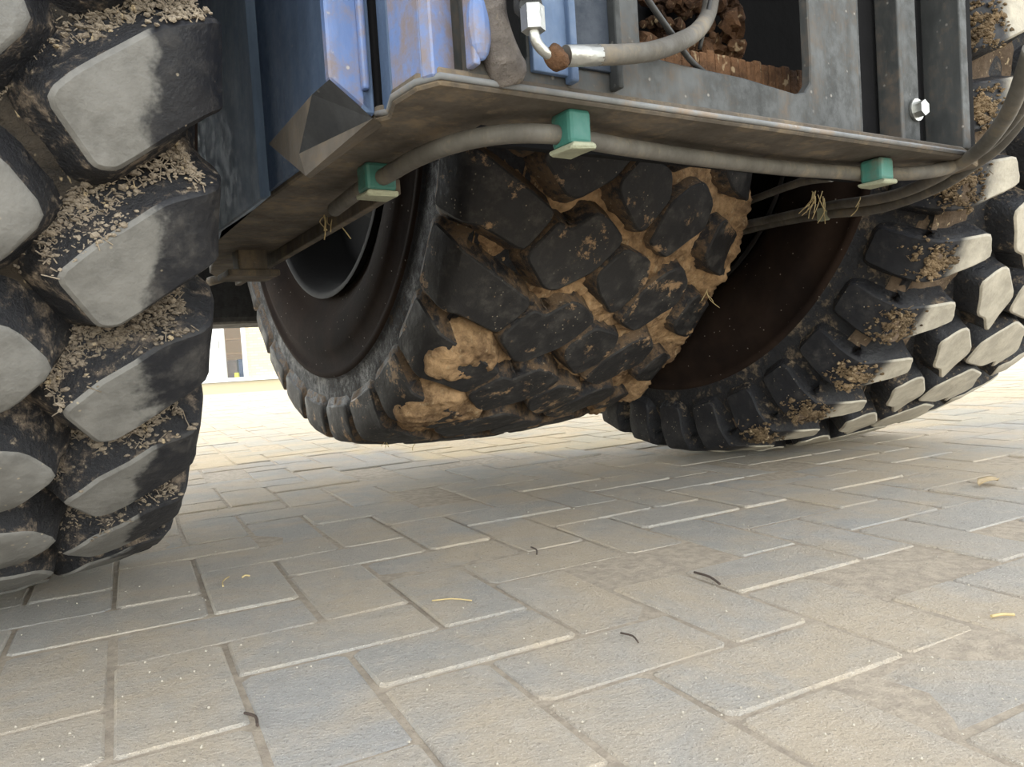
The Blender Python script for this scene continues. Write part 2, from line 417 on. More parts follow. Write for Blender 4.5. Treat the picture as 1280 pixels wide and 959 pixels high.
class Wheel:
    def __init__(s, c, a, R, w, dl, lift, D, mats, seg, pitchn):
        s.R, s.w, s.dl, s.D, s.n = R, w, dl, D, pitchn
        s.mats = mats; s.tap = .11
        s.pitch = 360.0 / pitchn
        s.c = np.array([c[0], c[1], R + lift]); s.a = radians(a)
        A = np.array([cos(s.a), sin(s.a), 0]); V = np.array([-sin(s.a), cos(s.a), 0])
        s.A, s.V = A, V
    def P0(s, u):
        m = u > s.w / 2
        if m: u = s.w - u
        if u >= 0:
            t = u; r = s.R - s.dl * abs(2 * u / s.w - 1) ** 2.5
        else:
            q = -u; t = -.022 * (1 - math.exp(-q / .05)); r = s.R - s.dl - q * .97
        if m: t = s.w - t
        return np.array([t, r])
    def P(s, u):
        k = .012
        return (s.P0(u - k) + 2 * s.P0(u) + s.P0(u + k)) / 4 + 0
    def N(s, u):
        d = s.P0(u + .018) - s.P0(u - .018); n = np.array([-d[1], d[0]]); return n / np.linalg.norm(n)
    def depth(s, u):
        q = min(u, s.w - u)
        if q >= -.02: return s.D
        return s.D + (.012 - s.D) * min(1, (-q - .02) / s.tap)
    def S(s, u, ph, h):
        """h height above carcass base"""
        p = s.P(u) + s.N(u) * (h - s.depth(u)); r = radians(ph)
        return Vector((p[0], -p[1] * sin(r), -p[1] * cos(r)))
    def carcass(s, name):
        us = [-.15, -.12, -.09, -.06, -.035, -.015, 0, .015, .035, .07]
        k = int((s.w - .14) / .04)
        us = us + [.07 + (s.w - .14) * i / k for i in range(1, k)] + [s.w - x for x in reversed(us)]
        pts = []
        for u in us:
            p = s.P(u) + s.N(u) * (-s.depth(u)); pts.append((p[0], p[1]))
        R, w = s.R, s.w; rr = R * .49; ro = pts[0][1]; t0 = pts[0][0]
        side = [(t0 - .004, ro - .004), (t0 - .008, ro - .010), (t0 - .008, ro - .020), (t0 - .001, ro - .026), (t0 - .012, ro - .06),
                (t0 - .016, (ro + rr) / 2 + .03), (t0 - .008, (ro + rr) / 2 - .03), (t0 + .008, rr + .05), (t0 + .022, rr + .02), (t0 + .028, rr), (t0 + .05, rr - .012), (t0 + .1, rr - .02)]
        L = list(reversed(side)); Rt = [(w - t, r) for t, r in side]
        prof = L + pts + Rt
        nl = len(L); n = 160
        bm = bmesh.new(); rings = []
        for i in range(n):
            a = 2 * pi * i / n
            rings.append([bm.verts.new((t, -r * sin(a), -r * cos(a))) for t, r in prof])
        for i in range(n):
            A, B = rings[i], rings[(i + 1) % n]
            for j in range(len(prof) - 1):
                f = bm.faces.new((A[j], B[j], B[j + 1], A[j + 1])); f.smooth = True
                f.material_index = 0 if nl - 1 <= j < nl + len(pts) else 1
        o = frombm(name, bm, [s.mats['car'], M_wall], veh)
        bpy.context.view_layer.update()
        o.location = tuple(loc(s.c)); o.rotation_euler = (0, 0, s.a - A_V)
        s.o = o; s.rr = rr; s.t0 = t0
        # rim
        bm = bmesh.new(); n = 72
        pr = [(t0 + .006, rr + .012), (t0 + .004, rr + .004), (t0 + .012, rr - .004), (t0 + .03, rr - .010), (t0 + .05, rr - .022), (t0 + .16, rr - .03), (t0 + .17, rr - .06), (t0 + .2, rr * .55), (t0 + .15, rr * .5), (t0 + .12, rr * .3), (t0 + .12, 0.001)]
        pr2 = [(w - t, r) for t, r in pr]
        for q in (pr, pr2):
            rings = []
            for i in range(n):
                a = 2 * pi * i / n
                rings.append([bm.verts.new((t, -r * sin(a), -r * cos(a))) for t, r in q])
            for i in range(n):
                A, B = rings[i], rings[(i + 1) % n]
                for j in range(len(q) - 1):
                    f = bm.faces.new((A[j], B[j], B[j + 1], A[j + 1])); f.smooth = True
        for i in range(10):
            a = 2 * pi * i / 10
            add_box(bm, (t0 + .14, -rr * .42 * sin(a), -rr * .42 * cos(a)), (.05, .024, .024), .004)
        frombm('rim', bm, M_rim, o)
    def lug_mesh(s, poly, mtop, mside, bev=.004, draft=.012, dd=1.0, jit=0.0, seed=0, sipe=False):
        R = s.R
        P = [np.array([u, radians(p) * R]) for u, p in poly]
        ar = sum(P[i][0] * P[(i + 1) % len(P)][1] - P[(i + 1) % len(P)][0] * P[i][1] for i in range(len(P)))
        if ar < 0: P = P[::-1]
        # rounded corners
        Q = []; n = len(P)
        for i in range(n):
            a, b, c = P[i - 1], P[i], P[(i + 1) % n]
            la, lc = np.linalg.norm(a - b), np.linalg.norm(c - b); k = min(.012, la * .35, lc * .35)
            p1 = b + (a - b) / la * k; p2 = b + (c - b) / lc * k
            Q += [p1, (p1 + p2) / 4 + b / 2, p2]
        bm = bmesh.new()
        vv = [bm.verts.new((q[0], q[1], 0)) for q in Q]; bm.faces.new(vv)
        us = [q[0] for q in Q]; ss = [q[1] for q in Q]
        step = .028
        u = math.ceil(min(us) / step) * step
        while u < max(us):
            bmesh.ops.bisect_plane(bm, geom=bm.verts[:] + bm.edges[:] + bm.faces[:], plane_co=(u, 0, 0), plane_no=(1, 0, 0)); u += step
        v = min(ss) + .035
        while v < max(ss) - .01:
            bmesh.ops.bisect_plane(bm, geom=bm.verts[:] + bm.edges[:] + bm.faces[:], plane_co=(0, v, 0), plane_no=(0, 1, 0)); v += .04
        bmesh.ops.triangulate(bm, faces=[f for f in bm.faces if len(f.verts) > 4])
        # ordered boundary
        be = [e for e in bm.edges if len(e.link_faces) == 1]
        nxt = {}
        for e in be:
            l = e.link_loops[0]; nxt[l.vert] = l.link_loop_next.vert
        st = next(iter(nxt)); ring = [st]; x = nxt[st]
        while x is not st and len(ring) < 5000: ring.append(x); x = nxt[x]
        co = [np.array([v_.co.x, v_.co.y]) for v_ in ring]
        ar = sum(co[i][0] * co[(i + 1) % len(co)][1] - co[(i + 1) % len(co)][0] * co[i][1] for i in range(len(co)))
        sg = 1 if ar > 0 else -1
        nrm = []
        for i in range(len(co)):
            d = co[(i + 1) % len(co)] - co[i - 1]; d = d / (np.linalg.norm(d) + 1e-9); nrm.append(np.array([d[1], -d[0]]) * sg)
        for f in bm.faces: f.material_index = 0; f.smooth = True
        meta = {}
        for v_ in bm.verts: meta[v_] = (v_.co.x, v_.co.y, 1.0, 0)
        prev = ring
        for (off, hh) in ((bev, -bev * .9), (bev + draft * .5, -.5), (bev + draft * 1.6, -1.05)):
            new = []
            for i, v_ in enumerate(ring):
                q = co[i] + nrm[i] * off; z = bm.verts.new((q[0], q[1], 0)); new.append(z)
                meta[z] = (q[0], q[1], hh, 1)
            for i in range(len(ring)):
                j = (i + 1) % len(ring)
                f = bm.faces.new((prev[i], prev[j], new[j], new[i])); f.smooth = True; f.material_index = 1 if hh <= -.5 else 0
            prev = new
        for v_, (a, b, hh, k) in meta.items():
            D = s.depth(a)
            if k == 0: H = D
            elif hh > -.49: H = D + hh * .8
            else: H = D * (1 + hh)
            if k == 0 or hh > -.49:
                H += jit * .0035 * noise.noise(Vector((a * 25, b * 25, seed * 7.3)))
            v_.co = s.S(a, degrees(b / R), H)
        for e in bm.edges:
            if len(e.link_faces) == 2:
                if e.calc_face_angle(0) > .35: e.smooth = False
        bmesh.ops.recalc_face_normals(bm, faces=bm.faces[:])
        me = bpy.data.meshes.new('tread_lug'); bm.to_mesh(me); bm.free()
        me.materials.append(mtop); me.materials.append(mside)
        return me
    def lugs(s, polys, seen, draft=.012):
        rest = bmesh.new()
        for pi_, poly in enumerate(polys):
            me = s.lug_mesh(poly, s.mats['top'], s.mats['side'], jit=1, seed=pi_, draft=draft)
            cu = np.mean([p[0] for p in poly]); cp_ = np.mean([p[1] for p in poly])
            cu = min(max(cu, 0), s.w)
            for k in range(s.n):
                ph = (cp_ + k * s.pitch) % 360
                th = -radians(k * s.pitch)
                l = s.S(cu, ph, s.D)
                wp = s.c + s.A * l[0] + s.V * l[1] + np.array([0, 0, l[2]])
                nn = s.N(cu); r = radians(ph)
                nw = s.A * nn[0] - s.V * nn[1] * sin(r) - np.array([0, 0, 1]) * nn[1] * cos(r)
                q = proj(wp)
                vis = q is not None and -60 < q[0] < 1340 and -80 < q[1] < 1000 and nw @ (cP - wp) > -.12 and seen(cu, ph)
                if vis:
                    o = bpy.data.objects.new('tread_lug', me); COL.objects.link(o); o.parent = s.o; o.rotation_euler = (th, 0, 0)
                else:
                    t = bmesh.new(); t.from_mesh(me); bmesh.ops.rotate(t, cent=(0, 0, 0), matrix=Matrix.Rotation(th, 3, 'X'), verts=t.verts)
                    mp = [rest.verts.new(v.co) for v in t.verts]; t.verts.index_update()
                    for f in t.faces:
                        nf = rest.faces.new([mp[v.index] for v in f.verts]); nf.material_index = f.material_index; nf.smooth = True
                    t.free()
        o = frombm('tread_lug', rest, [s.mats['top'], s.mats['side']], s.o); tag(o, kind='stuff')
    def mud(s, polys, u0, u1, p0, p1, hf, mat, du=.006, name='caked_mud', label=None):
        nu = int((u1 - u0) / du); npx = int(radians(p1 - p0) * s.R / du)
        bm = bmesh.new(); g = []
        for i in range(nu + 1):
            row = []
            u = u0 + (u1 - u0) * i / nu
            for j in range(npx + 1):
                ph = p0 + (p1 - p0) * j / npx
                edge = min(i, nu - i, j, npx - j)
                h = hf(u, ph) if edge > 1 else -.01
                h = max(h, -.012)
                row.append((bm.verts.new(s.S(u, ph, h)), h))
            g.append(row)
        for i in range(nu):
            for j in range(npx):
                q = (g[i][j], g[i + 1][j], g[i + 1][j + 1], g[i][j + 1])
                if max(x[1] for x in q) <= -.004: continue
                f = bm.faces.new([x[0] for x in q]); f.smooth = True
        lv = [v for v in bm.verts if not v.link_faces]
        bmesh.ops.delete(bm, geom=lv, context='VERTS')
        o = frombm(name, bm, mat, s.o); tag(o, label=label, kind='stuff'); return o
def inpoly(poly, u, p):
    c = False; n = len(poly); j = n - 1
    for i in range(n):
        xi, yi = poly[i]; xj, yj = poly[j]
        if (yi > p) != (yj > p) and u < (xj - xi) * (p - yi) / (yj - yi) + xi: c = not c
        j = i
    return c

# --- left tyre
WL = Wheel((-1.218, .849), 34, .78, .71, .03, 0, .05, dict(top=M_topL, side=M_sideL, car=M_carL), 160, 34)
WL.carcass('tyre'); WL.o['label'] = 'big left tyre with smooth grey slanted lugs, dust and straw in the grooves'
sh = [(.584, 59.1), (.614, 55.5), (.627, 55.4), (.668, 57.6), (.705, 59.3), (.76, 60), (.80, 60), (.80, 65), (.76, 65), (.705, 64.6), (.665, 63.7), (.60, 60.3)]
cb = [(.575, 52.4), (.545, 55.7), (.48, 57.2), (.40, 55.3), (.385, 53), (.42, 49.2), (.50, 48.6), (.54, 49.6)]
mir = lambda poly, w, sft: [(w - u, p + sft) for u, p in poly]
pL = [sh, cb, mir(cb, .71, 5.3), mir(sh, .71, 5.3)]
WL.lugs(pL, lambda u, p: u > .36 and 5 < p < 105, .019)
def hL(u, ph):
    x, y = u * 9, radians(ph) * .78 * 9
    n = fbm(x, y, 3.1, 5); m = fbm(x * .35 + 9, y * .35, 1.0, 3)
    return .002 + .012 * n + .009 * m
WL.mud(pL, .46, .74, 12, 96, hL, M_film, .006, label='dark mud film with straw in the tread grooves')
def chips(wheel, name, n, gen, mat, seed, label, smin=.0012, smax=.0042, straw=.25):
    """crumbs of dry mud and chopped straw lying on a tyre surface"""
    r_ = random.Random(seed); bm = bmesh.new(); done = 0; tries = 0
    while done < n and tries < n * 30:
        tries += 1
        g = gen(r_)
        if g is None: continue
        u, ph, h = g; p = wheel.S(u, ph, h); done += 1
        t = bmesh.new()
        if r_.random() < straw:
            L_ = r_.uniform(.003, .010); d = Vector((r_.uniform(-1, 1), r_.uniform(-.6, .6), r_.uniform(-1, 1))).normalized()
            bmesh.ops.create_cone(t, cap_ends=True, segments=4, radius1=.0006, radius2=.0005, depth=L_ * 1.5)
            bmesh.ops.transform(t, matrix=d.to_track_quat('Z', 'Y').to_matrix().to_4x4(), verts=t.verts)
        else:
            bmesh.ops.create_icosphere(t, subdivisions=1, radius=r_.uniform(smin, smax) * (1 if r_.random() < .8 else 1.5))
            k = Vector((r_.random() * 9, done, 0))
            for v in t.verts: v.co = v.co * (1 + .7 * noise.noise(v.co * 300 + k))
            bmesh.ops.scale(t, vec=(r_.uniform(.7, 1.5), r_.uniform(.7, 1.3), r_.uniform(.5, 1)), verts=t.verts)
        bmesh.ops.translate(t, vec=p, verts=t.verts); merge(bm, t)
    o = frombm(name, bm, mat, wheel.o); tag(o, label=label, kind='stuff'); return o
def genL(r_):
    u = r_.uniform(.575, .712); ph = r_.uniform(22, 92)
    q = (ph - 59.1) % WL.pitch
    ln = 4.6 * (u - .584) / .081 if u < .665 else 4.6 + .9 * (u - .665) / .04
    e = (q - ln) * .79 * .0136
    if not .004 < e < .040: return None
    m = fbm(u * 14, ph * .19, 2.0, 3)
    if r_.random() > .25 + 1.6 * m + (.6 if e > .012 else 0) - .2: return None
    fl = WL.D * float(np.interp(e, (.0, .004, .0135, .0344, .05), (1, .97, .5, .05, 0)))
    return u, ph, max(fl, hL(u, ph) if e > .03 else 0) + .0008
chips(WL, 'straw_crumbs', 7500, genL, M_ridge, 5, 'tan crumbs of straw and mud on the upper flanks of the lugs', .0006, .0026, .3)
def genLg(r_):
    u = r_.uniform(.47, .70); ph = r_.uniform(22, 95); h = hL(u, ph)
    if fbm(u * 9, ph * .12, 7.0, 3) < .02 or any(inpoly(p, u, (ph - 59.1 - k) % WL.pitch + 59.1 + k) for p in (sh, cb) for k in (-10.6, 0)): return None
    return u, ph, h + .0005
chips(WL, 'groove_crumbs', 1800, genLg, M_ridge, 6, 'tan crumbs in the tread grooves', .0005, .002)

# --- middle tyre, lifted
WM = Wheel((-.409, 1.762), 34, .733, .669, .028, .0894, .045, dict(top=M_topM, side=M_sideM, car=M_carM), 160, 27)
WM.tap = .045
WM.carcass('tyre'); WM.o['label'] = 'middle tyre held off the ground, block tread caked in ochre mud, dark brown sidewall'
pM = [[(-.085, 61.8), (-.04, 61.2), (-.01, 60.2), (.02, 59.0), (.155, 52.9), (.11, 47.6), (.02, 50.7), (-.01, 50.6), (-.04, 50.8), (-.085, 51.2)],
      [(.121, 59.9), (.172, 55.6), (.198, 55.2), (.269, 58.3), (.321, 62.9), (.279, 65.5), (.246, 66.6), (.198, 63.7), (.167, 65.1)],
      [(.284, 57.3), (.300, 55.0), (.351, 51.3), (.368, 51.3), (.412, 56.0), (.405, 59.8), (.330, 61.6)],
      [(.388, 49.5), (.442, 47.3), (.530, 51.8), (.541, 55.6), (.505, 58.7), (.470, 58.0), (.420, 55.3)],
      [(.562, 47.7), (.60, 45), (.648, 43.6), (.70, 43.2), (.77, 43), (.77, 50.2), (.70, 50.2), (.665, 50.3), (.60, 53.2), (.585, 52.8)]]
WM.lugs(pM, lambda u, p: 5 < p < 100)
def blob(u, ph, cu, cp_, ru, rp): return math.exp(-(((u - cu) / ru) ** 2 + ((ph - cp_) / rp) ** 2))
def hM(u, ph):
    x, y = u * 11, radians(ph) * .733 * 11
    n = fbm(x, y, 5.1, 5) + .35 * fbm(x * 6, y * 6, 2.2, 3); m = fbm(x * .4 + 4, y * .4, 2.0, 3)
    wr = min(1, max(0, (u - .12) / .25))
    h = -.004 + .018 * wr + .010 * n + .010 * m
    h += .012 * blob(u, ph, .40, 54, .2, 12) * (1 + n)
    h = min(h, .034 + .006 * n)
    # crust over the two lowest shoulder lugs
    for (a, b, c_, d_, H) in ((.065, 41.5, .075, 4.0, .0475), (.085, 28, .10, 4.8, .048), (.14, 16, .10, 4, .03)):
        g = blob(u, ph, a, b, c_, d_)
        h = max(h, min(1, 2.4 * g) * H + .014 * n + .0005 if g > .12 else -1)
    if u > .60: h = max(h, .016 + .030 * min(1, (u - .60) / .05) * (0.8 + .7 * n + .6 * m))
    return h
WM.mud(pM, -.03, .735, 6, 92, hM, M_mud, .0045, label='ochre mud packed between the tread blocks')

# --- right tyre
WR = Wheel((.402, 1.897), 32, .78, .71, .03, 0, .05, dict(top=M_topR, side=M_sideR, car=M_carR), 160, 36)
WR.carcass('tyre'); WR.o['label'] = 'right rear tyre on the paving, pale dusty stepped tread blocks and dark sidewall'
shR = [(-.11, 57), (-.04, 57.2), (0, 57.6), (.03, 58), (.153, 61.9), (.124, 64.9), (.03, 63.4), (-.04, 62.8), (-.11, 62.6)]
cR_ = [(.165, 58.3), (.222, 60.6), (.303, 56.2), (.303, 50.0), (.253, 52.7), (.226, 53.0)]
rot = lambda poly, w, c: [(w - u, c - p) for u, p in poly]
cR2 = [(.325, 47.6), (.400, 51.3), (.484, 49.3), (.545, 44.2), (.490, 41.3), (.475, 43.1), (.430, 42.0), (.335, 43.6)]
pR = [shR, cR_, cR2, rot(shR, .71, 122)]
WR.lugs(pR, lambda u, p: 0 < p < 110, .008)
def hR(u, ph):
    x, y = u * 11, radians(ph) * .78 * 11
    n = fbm(x, y, 8.1, 5)
    q = (ph - 57.8) % WR.pitch
    h = .002 + .012 * n
    g = math.exp(-((q - 2.0) / 2.6) ** 2 - ((u - .012) / .026) ** 2)
    n2 = fbm(x * 5, y * 5, 1.7, 4)
    return max(h, min(1, 1.6 * g) * .051 + .010 * n + .008 * n2 if g > .12 else -1)
WR.mud(pR, -.07, .16, 10, 100, hR, M_muddark, .006, label='brown straw mud stuck to the shoulder of the lugs')

def genR(r_):
    k = r_.randint(-4, 4); q = 2.4 + r_.gauss(0, 1.25); u = .012 + r_.gauss(0, .020)
    if not -.6 < q < 6: return None
    ph = 57.8 + k * WR.pitch + q
    if fbm(u * 40, ph * .8, k * 3.0, 3) < -.12: return None
    return u, ph, WR.D + r_.uniform(-.001, .004)
chips(WR, 'shoulder_crumbs', 5200, genR, M_moss, 8, 'brown mossy mud on the shoulders of the lugs', .001, .0038, .15)

# ------------------------------------------------------------------ frame of the vehicle
TOP = 1.50
UPV = np.array([0, 0, 1.0])
def wall_seg(name, a, b, mat, z0=Z0, z1=TOP, th=.012, bev=.0015, back=1):
    """upright plate between plan points a and b"""
    a = np.array([a[0], a[1]]); b = np.array([b[0], b[1]]); d = b - a; d = d / np.linalg.norm(d); n = np.array([-d[1], d[0]]) * back
    bm = bmesh.new()
    add_prism(bm, [(a[0], a[1], z0), (b[0], b[1], z0), (b[0], b[1], z1), (a[0], a[1], z1)], (n[0] * th, n[1] * th, 0), bev)
    return frombm(name, bm, mat, veh)
def up(px, v=0.0, z1=TOP):      # top point above the plan position of a pixel on plane v
    p = pv(px[0], px[1], v); return (p[0], p[1], z1)

# bottom plate (its underside is what shows)
outl = [(470, 152), (486, 148), (491, 131), (520, 113), (550, 105), (1205, 197), (1223, 208), (1216, 217), (1090, 229), (930, 212), (760, 188), (602, 157), (500, 224), (427, 266), (371, 300), (322, 330), (280, 352), (262, 342), (275, 289), (345, 242)]
bm = bmesh.new()
add_prism(bm, [tuple(pz(x, y, Z0)) for x, y in outl], (0, 0, .014), .002)
o = frombm('bottom_plate', bm, M_under, veh); o['label'] = 'brown dirty underside plate'
# rounded edge bead along the front of the plate
bm = bmesh.new()
ed = [pz(x, y, Z0) + np.array([0, -.001, .006]) for x, y in [(470, 152), (486, 148), (491, 131), (520, 113), (550, 105), (1205, 197)]]
add_tube(bm, ed, .0028, 8, 1)
o = frombm('plate_edge', bm, M_edge, veh)

# inner side plates hanging below (thickness of the beam)
bm = bmesh.new()
pa, pb = pz(500, 224, Z0), pz(300, 345, Z0)
add_prism(bm, [tuple(pa + UPV * -.0), tuple(pb), tuple(pb - UPV * .022), tuple(pa - UPV * .018)], (-.012, 0, 0), .001)
frombm('beam_flange', bm, M_under, veh)

# side walls running away on the left
c0 = pz(470, 152, Z0); c1 = pz(345, 242, Z0); c2 = pz(262, 300, Z0)
u1 = c1[0]
o = wall_seg('side_plate', (c0[0], c0[1]), (c0[0] - .0, c2[1] + .2), M_blue, Z0 + .006); o['label'] = 'dark blue side plate'
# lighter folded channel in front of it
pA = pu(331, 150, u1 - .02); vA = pu(345, 242, u1 - .02)[1]
q0 = pz(343, 246, Z0); q1 = pz(262, 300, Z0)
bm = bmesh.new()
add_prism(bm, [(q0[0] - .004, q0[1], Z0), (q0[0] - .012, q0[1] + .02, Z0), (q0[0] - .026, q1[1] + .25, Z0), (q0[0] - .0, q1[1] + .25, Z0)], (0, 0, .9), .002)
o = frombm('side_channel', bm, M_blue3, veh); o['label'] = 'blue folded channel beside the left tyre'

# corner panel A (front facing), bottom corner cut off
vA = c0[1]
a1 = pv(412, 98, vA); a2 = pv(468, 150, vA); a3 = pv(466, 30, vA)
bm = bmesh.new()
add_prism(bm, [(a1[0], vA, a1[2]), (a2[0], vA, Z0 + .004), (a2[0] + .003, vA, TOP), (a1[0], vA, TOP)], (0, .012, 0), .002)
o = frombm('corner_panel', bm, M_blue2, veh); o['label'] = 'light blue scuffed corner panel'
bm = bmesh.new(); add_box(bm, (a2[0] - .008, vA - .004, (TOP + Z0) / 2 + .01), (.006, .008, TOP - Z0 - .03), .002)
frombm('welded_rib', bm, M_blue2, veh)
# groove and second panel
g0 = pz(470, 150, Z0); g1 = pz(486, 146, Z0); g2 = pz(491, 131, Z0); g3 = pz(529, 110, Z0); g4 = pz(540, 106, Z0)
wall_seg('groove_plate', (g0[0], g0[1] + .02), (g1[0], g1[1] + .02), M_black, Z0 + .006)
o = wall_seg('front_panel', (g2[0], g2[1]), (g3[0], g3[1]), M_blue2, Z0 + .006); o['label'] = 'light blue scuffed narrow panel'
wall_seg('panel_rib', (g3[0] - .002, g3[1] - .002), (g4[0], g4[1] - .004), M_blue2, Z0 + .006, th=.03)
h1 = pv(538, 100, .03); h2 = pv(584, 103, .03)
wall_seg('recessed_panel', (h1[0], .02), (h2[0] + .01, .02), M_grey, Z0 + .006)
wall_seg('closing_plate', (g1[0], g1[1] + .012), (g2[0] + .005, g2[1] + .012), M_blue, Z0 + .006)

# front plate with the two cut-outs
def Fp(x, y, v=0.0):
    p = pv(x, y, v); return (p[0], v, p[2])
fl = Fp(590, 111); fr = Fp(1078, 176)
bottom = [(588, 113), (760, 137), (1078, 181)]
outer = [Fp(*bottom[0])[:2] + (Z0 + .006,), Fp(*bottom[2])[:2] + (Z0 + .006,), (Fp(1075, 30)[0], 0, TOP), (fl[0], 0, TOP)]
h_a = [Fp(606, 60), Fp(612, 92), Fp(617, 99), Fp(648, 107), Fp(652, 100), Fp(660, 70)]
xa, xb = Fp(606, 60)[0], Fp(660, 70)[0]
h_a = h_a + [(xb, 0, 1.0), (xa, 0, 1.0)]
h_b = [Fp(800, 40), Fp(802, 68), Fp(850, 80), Fp(930, 97), Fp(995, 117), Fp(1006, 115), Fp(1013, 104), Fp(1013, 80)]
h_b = h_b + [(Fp(1013, 80)[0], 0, .98), (Fp(800, 40)[0], 0, .98)]
bm = bmesh.new(); add_prism(bm, outer, (0, .012, 0), .0015, 0, (h_a, h_b))
o = frombm('front_plate', bm, M_grey, veh); o['label'] = 'grey steel front plate with a large cut-out'
# blue overlay on the left part of the plate
bm = bmesh.new()
x0, x1 = Fp(592, 100)[0], Fp(606, 60)[0]
add_box(bm, ((x0 + x1) / 2, -.004, (TOP + Z0) / 2 + .012), (x1 - x0, .008, TOP - Z0 - .03), .002)
o = frombm('upright_strip', bm, M_blue2, veh); o['label'] = 'light blue upright strip'
def rib(name, xp, yp, wpx, prot, mat, z0=Z0 + .014, v=0):
    p = Fp(xp, yp); p2 = Fp(xp + wpx, yp); bm = bmesh.new()
    add_box(bm, ((p[0] + p2[0]) / 2, v - prot / 2, (z0 + TOP) / 2), (p2[0] - p[0], prot, TOP - z0), .002)
    return frombm(name, bm, mat, veh)
rib('front_rib', 583, 100, 9, .014, M_blue2)
rib('front_rib', 706, 110, 9, .012, M_blue)
rib('front_rib', 762, 120, 7, .014, M_grey)
bm = bmesh.new(); p, p2 = Fp(662, 80), Fp(706, 80)
add_box(bm, ((p[0] + p2[0]) / 2, -.003, (Z0 + .02 + TOP) / 2), (p2[0] - p[0], .006, TOP - Z0 - .02), .001)
o = frombm('blue_cover', bm, M_blue, veh); o['label'] = 'blue cover plate'
bm = bmesh.new(); p, p2 = Fp(717, 80), Fp(760, 80)
add_box(bm, ((p[0] + p2[0]) / 2, -.002, (Z0 + .03 + TOP) / 2), (p2[0] - p[0], .004, TOP - Z0 - .03), .001)
frombm('dark_cover', bm, M_navy, veh)

# right end: post with bolt, end plate, dark back
def vplate(name, x, y, wpx, v, mat, depth=.01, z0=Z0 + .014):
    p = pv(x, y, v); p2 = pv(x + wpx, y, v); bm = bmesh.new()
    add_box(bm, ((p[0] + p2[0]) / 2, v + depth / 2, (z0 + TOP) / 2), (p2[0] - p[0], depth, TOP - z0), .0015)
    return frombm(name, bm, mat, veh)
vplate('plate_return', 1070, 150, 9, 0.002, M_grey, .045)
o = vplate('bolted_post', 1130, 150, 20, .02, M_grey, .008)
vplate('post_flange', 1127, 150, 5, .02, M_grey, .03)
o = vplate('end_plate', 1204, 150, 9, 0, M_grey, .05); o['label'] = 'thin bare-edged end plate'
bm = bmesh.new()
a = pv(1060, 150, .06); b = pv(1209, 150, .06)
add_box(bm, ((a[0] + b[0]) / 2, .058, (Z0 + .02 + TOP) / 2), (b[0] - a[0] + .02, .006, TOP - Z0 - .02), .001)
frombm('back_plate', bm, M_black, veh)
# bolt
bm = bmesh.new(); bp = pv(1144, 138, .02)
t = bmesh.new(); bmesh.ops.create_cone(t, cap_ends=True, segments=6, radius1=.010, radius2=.010, depth=.010)
bmesh.ops.rotate(t, cent=(0, 0, 0), matrix=Matrix.Rotation(pi / 2, 3, 'X'), verts=t.verts); bmesh.ops.translate(t, vec=(bp[0], .012, bp[2]), verts=t.verts); merge(bm, t)
t = bmesh.new(); bmesh.ops.create_cone(t, cap_ends=True, segments=16, radius1=.014, radius2=.014, depth=.003)
bmesh.ops.rotate(t, cent=(0, 0, 0), matrix=Matrix.Rotation(pi / 2, 3, 'X'), verts=t.verts); bmesh.ops.translate(t, vec=(bp[0], .018, bp[2]), verts=t.verts); merge(bm, t)
o = frombm('bolt', bm, M_zinc, veh); o['label'] = 'bright zinc bolt head'

# inside: dark chassis wall behind the cut-outs, rusty beam and debris
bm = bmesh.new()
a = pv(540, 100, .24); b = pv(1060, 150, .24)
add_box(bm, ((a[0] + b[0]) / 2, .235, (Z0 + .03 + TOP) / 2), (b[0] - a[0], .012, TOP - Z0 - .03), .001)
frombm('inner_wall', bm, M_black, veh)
a = pv(800, 70, .10); b = pv(1040, 110, .10)
bm = bmesh.new(); zc = pv(900, 88, .10)[2]
for i in range(26):
    x = a[0] + (b[0] - a[0]) * (i + .5) / 26
    add_box(bm, (x, .10, zc - .016 + .003 * fbm(i * .4, 1)), ((b[0] - a[0]) / 25, .05 + .006 * fbm(i * .7, 3), .045 + .008 * fbm(i * .9, 9)), .003)
o = frombm('rusty_crossbeam', bm, M_rust, veh); o['label'] = 'rusty dirt covered beam inside the cut-out'
bm = bmesh.new()
rr = random.Random(3)
for i in range(70):
    px = rr.uniform(800, 925); py = rr.uniform(-30, 72)
    p = pv(px, py, .17 + rr.uniform(0, .05)); t = bmesh.new()
    bmesh.ops.create_icosphere(t, subdivisions=2, radius=rr.uniform(.004, .016))
    for v in t.verts: v.co *= 1 + 1.1 * noise.noise(v.co * 90 + Vector((i, 0, 0)))
    bmesh.ops.translate(t, vec=tuple(p), verts=t.verts); merge(bm, t)
o = frombm('rusty_debris', bm, M_rust, veh); tag(o, kind='stuff')

# lever in the small slot, on the plate
bm = bmesh.new()
lp = [Fp(615, -40, -.01), Fp(612, 10, -.01), Fp(618, 45, -.008), Fp(628, 75, -.006), Fp(634, 92, .0)]
add_tube(bm, lp, lambda s: .012 + .005 * s, 12, 6)
t = bmesh.new(); bmesh.ops.create_uvsphere(t, u_segments=14, v_segments=10, radius=.016); bmesh.ops.translate(t, vec=Fp(634, 86, .002), verts=t.verts); merge(bm, t)
o = frombm('tow_hook', bm, mud_mat('dirty_iron', (.08, .07, .065), (.24, .21, .19), .2), veh); o['label'] = 'grimy iron hook hanging in a slot'
bm = bmesh.new()
t = bmesh.new(); bmesh.ops.create_uvsphere(t, u_segments=14, v_segments=10, radius=.017); bmesh.ops.scale(t, vec=(.6, .5, 1.6), verts=t.verts); bmesh.ops.translate(t, vec=Fp(599, 32, -.012), verts=t.verts); merge(bm, t)
frombm('pivot_lug', bm, M_blue2, veh)

